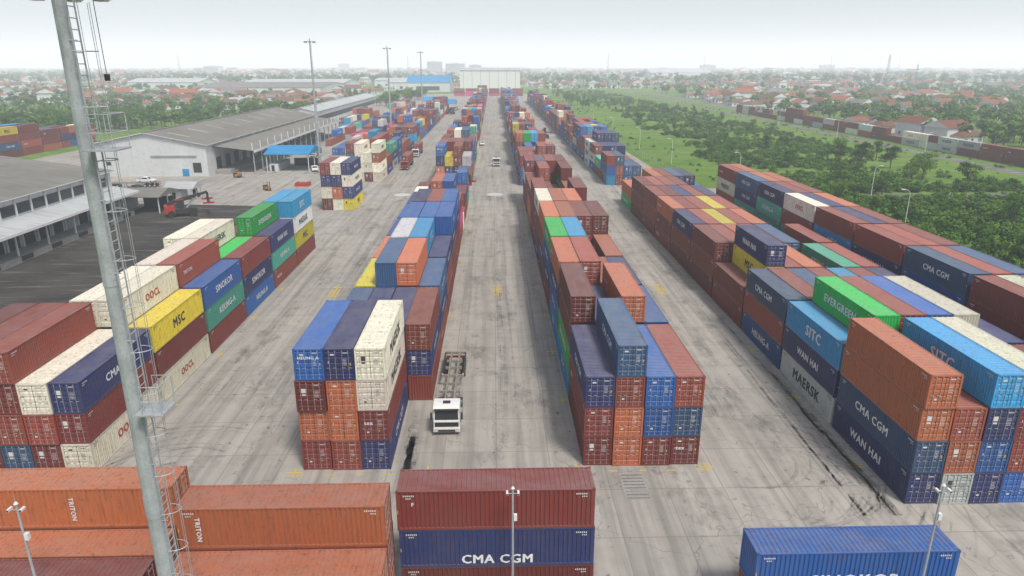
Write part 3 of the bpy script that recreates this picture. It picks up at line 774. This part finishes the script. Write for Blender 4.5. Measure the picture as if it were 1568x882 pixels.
def scatter(name,me,pts):
    b=MB()
    for x,y,s in pts:
        a=R()*6.28; c=math.cos(a)*s*.5; d=math.sin(a)*s*.5
        b.quad([(x+c-d,y+d+c,0),(x-c-d,y-d+c,0),(x-c+d,y-d-c,0),(x+c+d,y+d-c,0)],M_leaf)
    o=b.obj(name); ch=bpy.data.objects.new(name+'_plant',me); col.objects.link(ch); ch.parent=o
    o.instance_type='FACES'; o.use_instance_faces_scale=True; o.instance_faces_scale=1.0
    o.show_instancer_for_render=False; o.show_instancer_for_viewport=False
    return o
from mathutils import noise as mn
def dens(x,y,s=.03): return mn.noise(Vector((x*s,y*s,3.3)))
pts=[[],[],[]]
n=0
while n<2600:
    y=100*math.exp(U(0,math.log(9.5))) ; x=U(62,146)
    if y<195 and x<75: continue
    if y>195 and x<74+U(0,12)+(y-200)*.03: continue
    if 172<y<183 and x>96: continue
    if dens(x,y,.045)<.0 and R()<.9: continue
    k=random.choice((0,0,1,1,1,2)); pts[k].append((x,y,U(.4,1.1))); n+=1
n=0
while n<260:
    y=200*math.exp(U(0,math.log(4))); x=U(58,178)
    if 74<x<146: continue
    pts[random.randrange(2)].append((x,y,U(.15,.45))); n+=1
n=0
while n<800:
    y=U(25,195); x=U(71,150)
    if 172<y<183 and x>96: continue
    if dens(x,y)<-.1 and R()<.7: continue
    pts[random.choice((0,1,1,2))].append((x,y,U(.6,1.3))); n+=1
for k in range(3): scatter('shrub_thicket',BUSH[k],pts[k])
def tree(x,y,s,k=None):
    o=bpy.data.objects.new('tree',TREES[random.randrange(4) if k is None else k]); o.location=(x,y,0); o.rotation_euler=(0,0,R()*6.28); o.scale=(s,s,s*U(.85,1.05)); col.objects.link(o)
for x,y,s in ((125,232,1.05),(118,236,.9),(104,180,.7),(96,190,.6),(140,250,.8),(110,215,.6),(84,165,.55),(90,260,.65),(100,300,.7),(130,205,.9),(135,192,.9),(78,120,.6),(92,112,.8),(110,140,.7),(86,150,.6),(133,228,.9),(121,196,.7)): tree(x,y,s)
for i in range(45):
    x=U(84,142); y=U(210,850); tree(x,y,U(.4,.75))
for i in range(35): tree(U(66,88),U(520,850),U(.5,.9))
for i in range(120): tree(U(-250,-197),U(240,420),U(.7,1.1))
for i in range(160): tree(U(-290,-130),U(385,560),U(.6,1.0))
for i in range(60): tree(U(-103,-72),U(580,830),U(.6,1.1))
# ---------------------------------------------------------------- town
def house_mesh(seed):
    rr=random.Random(seed); b=MB(); w=rr.uniform(4,6); d=rr.uniform(5,8); h=rr.choice((3.2,3.4,6.2))
    b.box(-w,w,-d,d,0,h,M_wall); o=.7; rh=rr.uniform(1.8,2.8); hip=rr.choice((0,.6))
    z=h+.02
    A=[(-w-o,-d-o,z),(w+o,-d-o,z),(w+o,d+o,z),(-w-o,d+o,z)]; r0=(0,-d-o+hip*w,z+rh); r1=(0,d+o-hip*w,z+rh)
    b.quad([A[1],A[2],r1,r0],M_tile); b.quad([A[3],A[0],r0,r1],M_tile); b.quad([A[0],A[1],r0],M_tile if hip else M_wall); b.quad([A[2],A[3],r1],M_tile if hip else M_wall); b.quad(A[::-1],M_wall)
    for s in (-1,1):
        for k in (-.6,0,.6): b.box(s*w-.03,s*w+.03,k*d-.6,k*d+.6,1,2.2,M_glass)
        b.box(-w*.6,-w*.25,s*d-.03,s*d+.03,1,2.2,M_glass); b.box(w*.2,w*.45,s*d-.03,s*d+.03,0,2.2,M_dark)
    if rr.random()<.5: b.box(w,w+2.5,-d,d*.2,0,2.8,M_wall); b.quad([(w,-d-.3,3.2),(w+3,-d-.3,2.82),(w+3,d*.2+.3,2.82),(w,d*.2+.3,3.2)],M_tile)
    return b.mesh('house_mesh')
HM=[house_mesh(i) for i in range(6)]
def occupied(x,y):
    if -140<x<62 and y<1010: return True
    if x>=62 and x<204 and y<930: return True
    if -200<x<=-140 and y<380: return True
    if -360<x<-190 and 820<y<1110: return True
    if y<240 and x<0: return True
    if -550<x<-435 and 1070<y<1160: return True
    if -195<x<-80 and 1010<y<1260: return True
    if -625<x<-555 and 815<y<855: return True
    return False
hp=[[] for _ in HM]; tp=[[] for _ in FAR]
n=0
while n<290:
    y=150*math.exp(U(0,math.log(5))); x=U(-.85,.85)*y
    if occupied(x,y) or abs(x)<100 or dens(x,y,.008)<-.05: continue
    if x<0 and (y<540 or R()<.35): continue
    o=bpy.data.objects.new('house',random.choice(HM)); o.location=(x,y,0); o.rotation_euler=(0,0,random.choice((0,1.57))+U(-.15,.15)+.3); s=U(.75,1.15); o.scale=(s,s,s); col.objects.link(o); n+=1
n=0
while n<2800:
    y=650*math.exp(U(0,math.log(9))); x=U(-.85,.85)*y
    if occupied(x,y) or dens(x,y,.004)<-.10: continue
    if x<0 and y<1300 and R()<.35: continue
    hp[random.randrange(6)].append((x,y,U(.8,1.4) if y<2000 else U(1.2,2.6))); n+=1
n=0
while n<6300:
    y=230*math.exp(U(0,math.log(30))); x=U(-.9,.9)*y
    if occupied(x,y): continue
    if dens(x,y,.006)>.12 and R()<.45: continue
    tp[random.randrange(3)].append((x,y,U(.6,1.15) if y<1200 else U(1,2.1))); n+=1
for k in range(6): scatter('distant_houses',HM[k],hp[k])
for k in range(3): scatter('distant_trees',FAR[k],tp[k])
def block(x,y,w,d,h):
    b=MB(); b.box(-w/2,w/2,-d/2,d/2,0,h,M_wall); z=2
    while z<h-2: 
        b.box(-w/2+.5,w/2-.5,-d/2-.06,-d/2-.01,z,z+1.4,M_glass); z+=3.3
    b.box(-w*.2,w*.2,-d*.2,d*.2,h,h+3,M_wall); b.box(-w/2-.2,w/2+.2,-d/2-.2,d/2+.2,h+.01,h+.4,M_roofw)
    b.obj('apartment_block',(x,y,0),U(-.3,.3))
for x,y,w,d,h in ((-120,2300,60,25,38),(-190,2350,50,25,44),(-60,2400,40,25,34),(-1000,2600,60,30,30),(900,3000,60,30,34),(1500,3200,60,30,34),(-700,3400,50,30,40),(1050,1500,40,20,14),(-500,1500,60,20,12),(700,1700,50,20,14),(560,1250,36,20,12)): block(x,y,w,d,h)
def pylon(x,y,h):
    b=MB()
    for sx in (-1,1):
        for sy in (-1,1): b.cyl((sx*h*.05,sy*h*.05,0),(sx*.4,sy*.4,h),.12,.08,4,M_galv)
    z=0
    while z<h*.95:
        f=1-z/h; g=1-(z+h*.09)/h; a=h*.05*f+.4*(1-f); c=h*.05*max(g,0)+.4
        for sy in (-1,1): b.cyl((-a,sy*a,z),(c,sy*c,z+h*.09),.06,.06,4,M_galv); b.cyl((a,sy*a,z),(-c,sy*c,z+h*.09),.06,.06,4,M_galv)
        b.cyl((-a,-a,z),(a,-a,z),.06,.06,4,M_galv); z+=h*.09
    b.cyl((0,0,h),(0,0,h+4),.08,.03,4,M_galv); b.obj('lattice_tower',(x,y,0))
for x,y,h in ((345,620,42),(395,660,34),(-560,1300,50),(560,1900,60),(900,1900,60),(1200,2100,60),(240,1500,55),(-200,1700,55)): pylon(x,y,h)

# ---------------------------------------------------------------- haze, world, sun, camera
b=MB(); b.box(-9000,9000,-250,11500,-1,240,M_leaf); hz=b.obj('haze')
DEN=.00033
m=bpy.data.materials.new('haze_air_glow'); m.use_nodes=True; nt=m.node_tree; nt.nodes.clear(); t=NT(nt)
out=t.n('ShaderNodeOutputMaterial'); vs=t.n('ShaderNodeVolumeScatter'); vs.inputs['Color'].default_value=(.93,.97,1,1); vs.inputs['Density'].default_value=DEN
em=t.n('ShaderNodeEmission'); em.inputs['Color'].default_value=(.84,.95,1,1); em.inputs['Strength'].default_value=DEN*.54  # glow added to the haze, standing in for multiple scattering; brightens horizon and distance
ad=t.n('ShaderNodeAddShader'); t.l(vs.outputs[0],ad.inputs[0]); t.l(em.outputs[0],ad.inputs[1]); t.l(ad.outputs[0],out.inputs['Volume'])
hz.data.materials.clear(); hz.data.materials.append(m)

w=bpy.data.worlds.new('World'); scene.world=w; w.use_nodes=True; nt=w.node_tree; nt.nodes.clear(); t=NT(nt)
out=t.n('ShaderNodeOutputWorld'); bg=t.n('ShaderNodeBackground'); sky=t.n('ShaderNodeTexSky',sky_type='NISHITA'); sky.sun_disc=False
EL=math.radians(58); AZ=math.radians(150)
sky.sun_elevation=EL; sky.sun_rotation=AZ; sky.dust_density=3; sky.air_density=1.0
bw=t.n('ShaderNodeRGBToBW'); t.l(sky.outputs[0],bw.inputs[0]); mx=t.mix(.45,sky.outputs[0],bw.outputs[0])
t.l(mx,bg.inputs[0]); bg.inputs[1].default_value=.15; t.l(bg.outputs[0],out.inputs[0])
sd=bpy.data.lights.new('sun','SUN'); sd.energy=2.75; sd.angle=math.radians(10); sd.color=(1,.95,.87)
so=bpy.data.objects.new('sun',sd); col.objects.link(so)
dirv=Vector((math.sin(AZ)*math.cos(EL),math.cos(AZ)*math.cos(EL),math.sin(EL)))
so.rotation_euler=dirv.to_track_quat('Z','Y').to_euler()
cd=bpy.data.cameras.new('camera'); cam=bpy.data.objects.new('camera',cd); col.objects.link(cam)
cd.sensor_width=36; cd.lens=24.1; cd.clip_end=20000; cd.clip_start=.1
cam.location=(0,0,33); cam.rotation_euler=(math.radians(72),0,math.radians(-1.5)); scene.camera=cam
scene.view_settings.view_transform='Standard'
print('containers',NC[0])
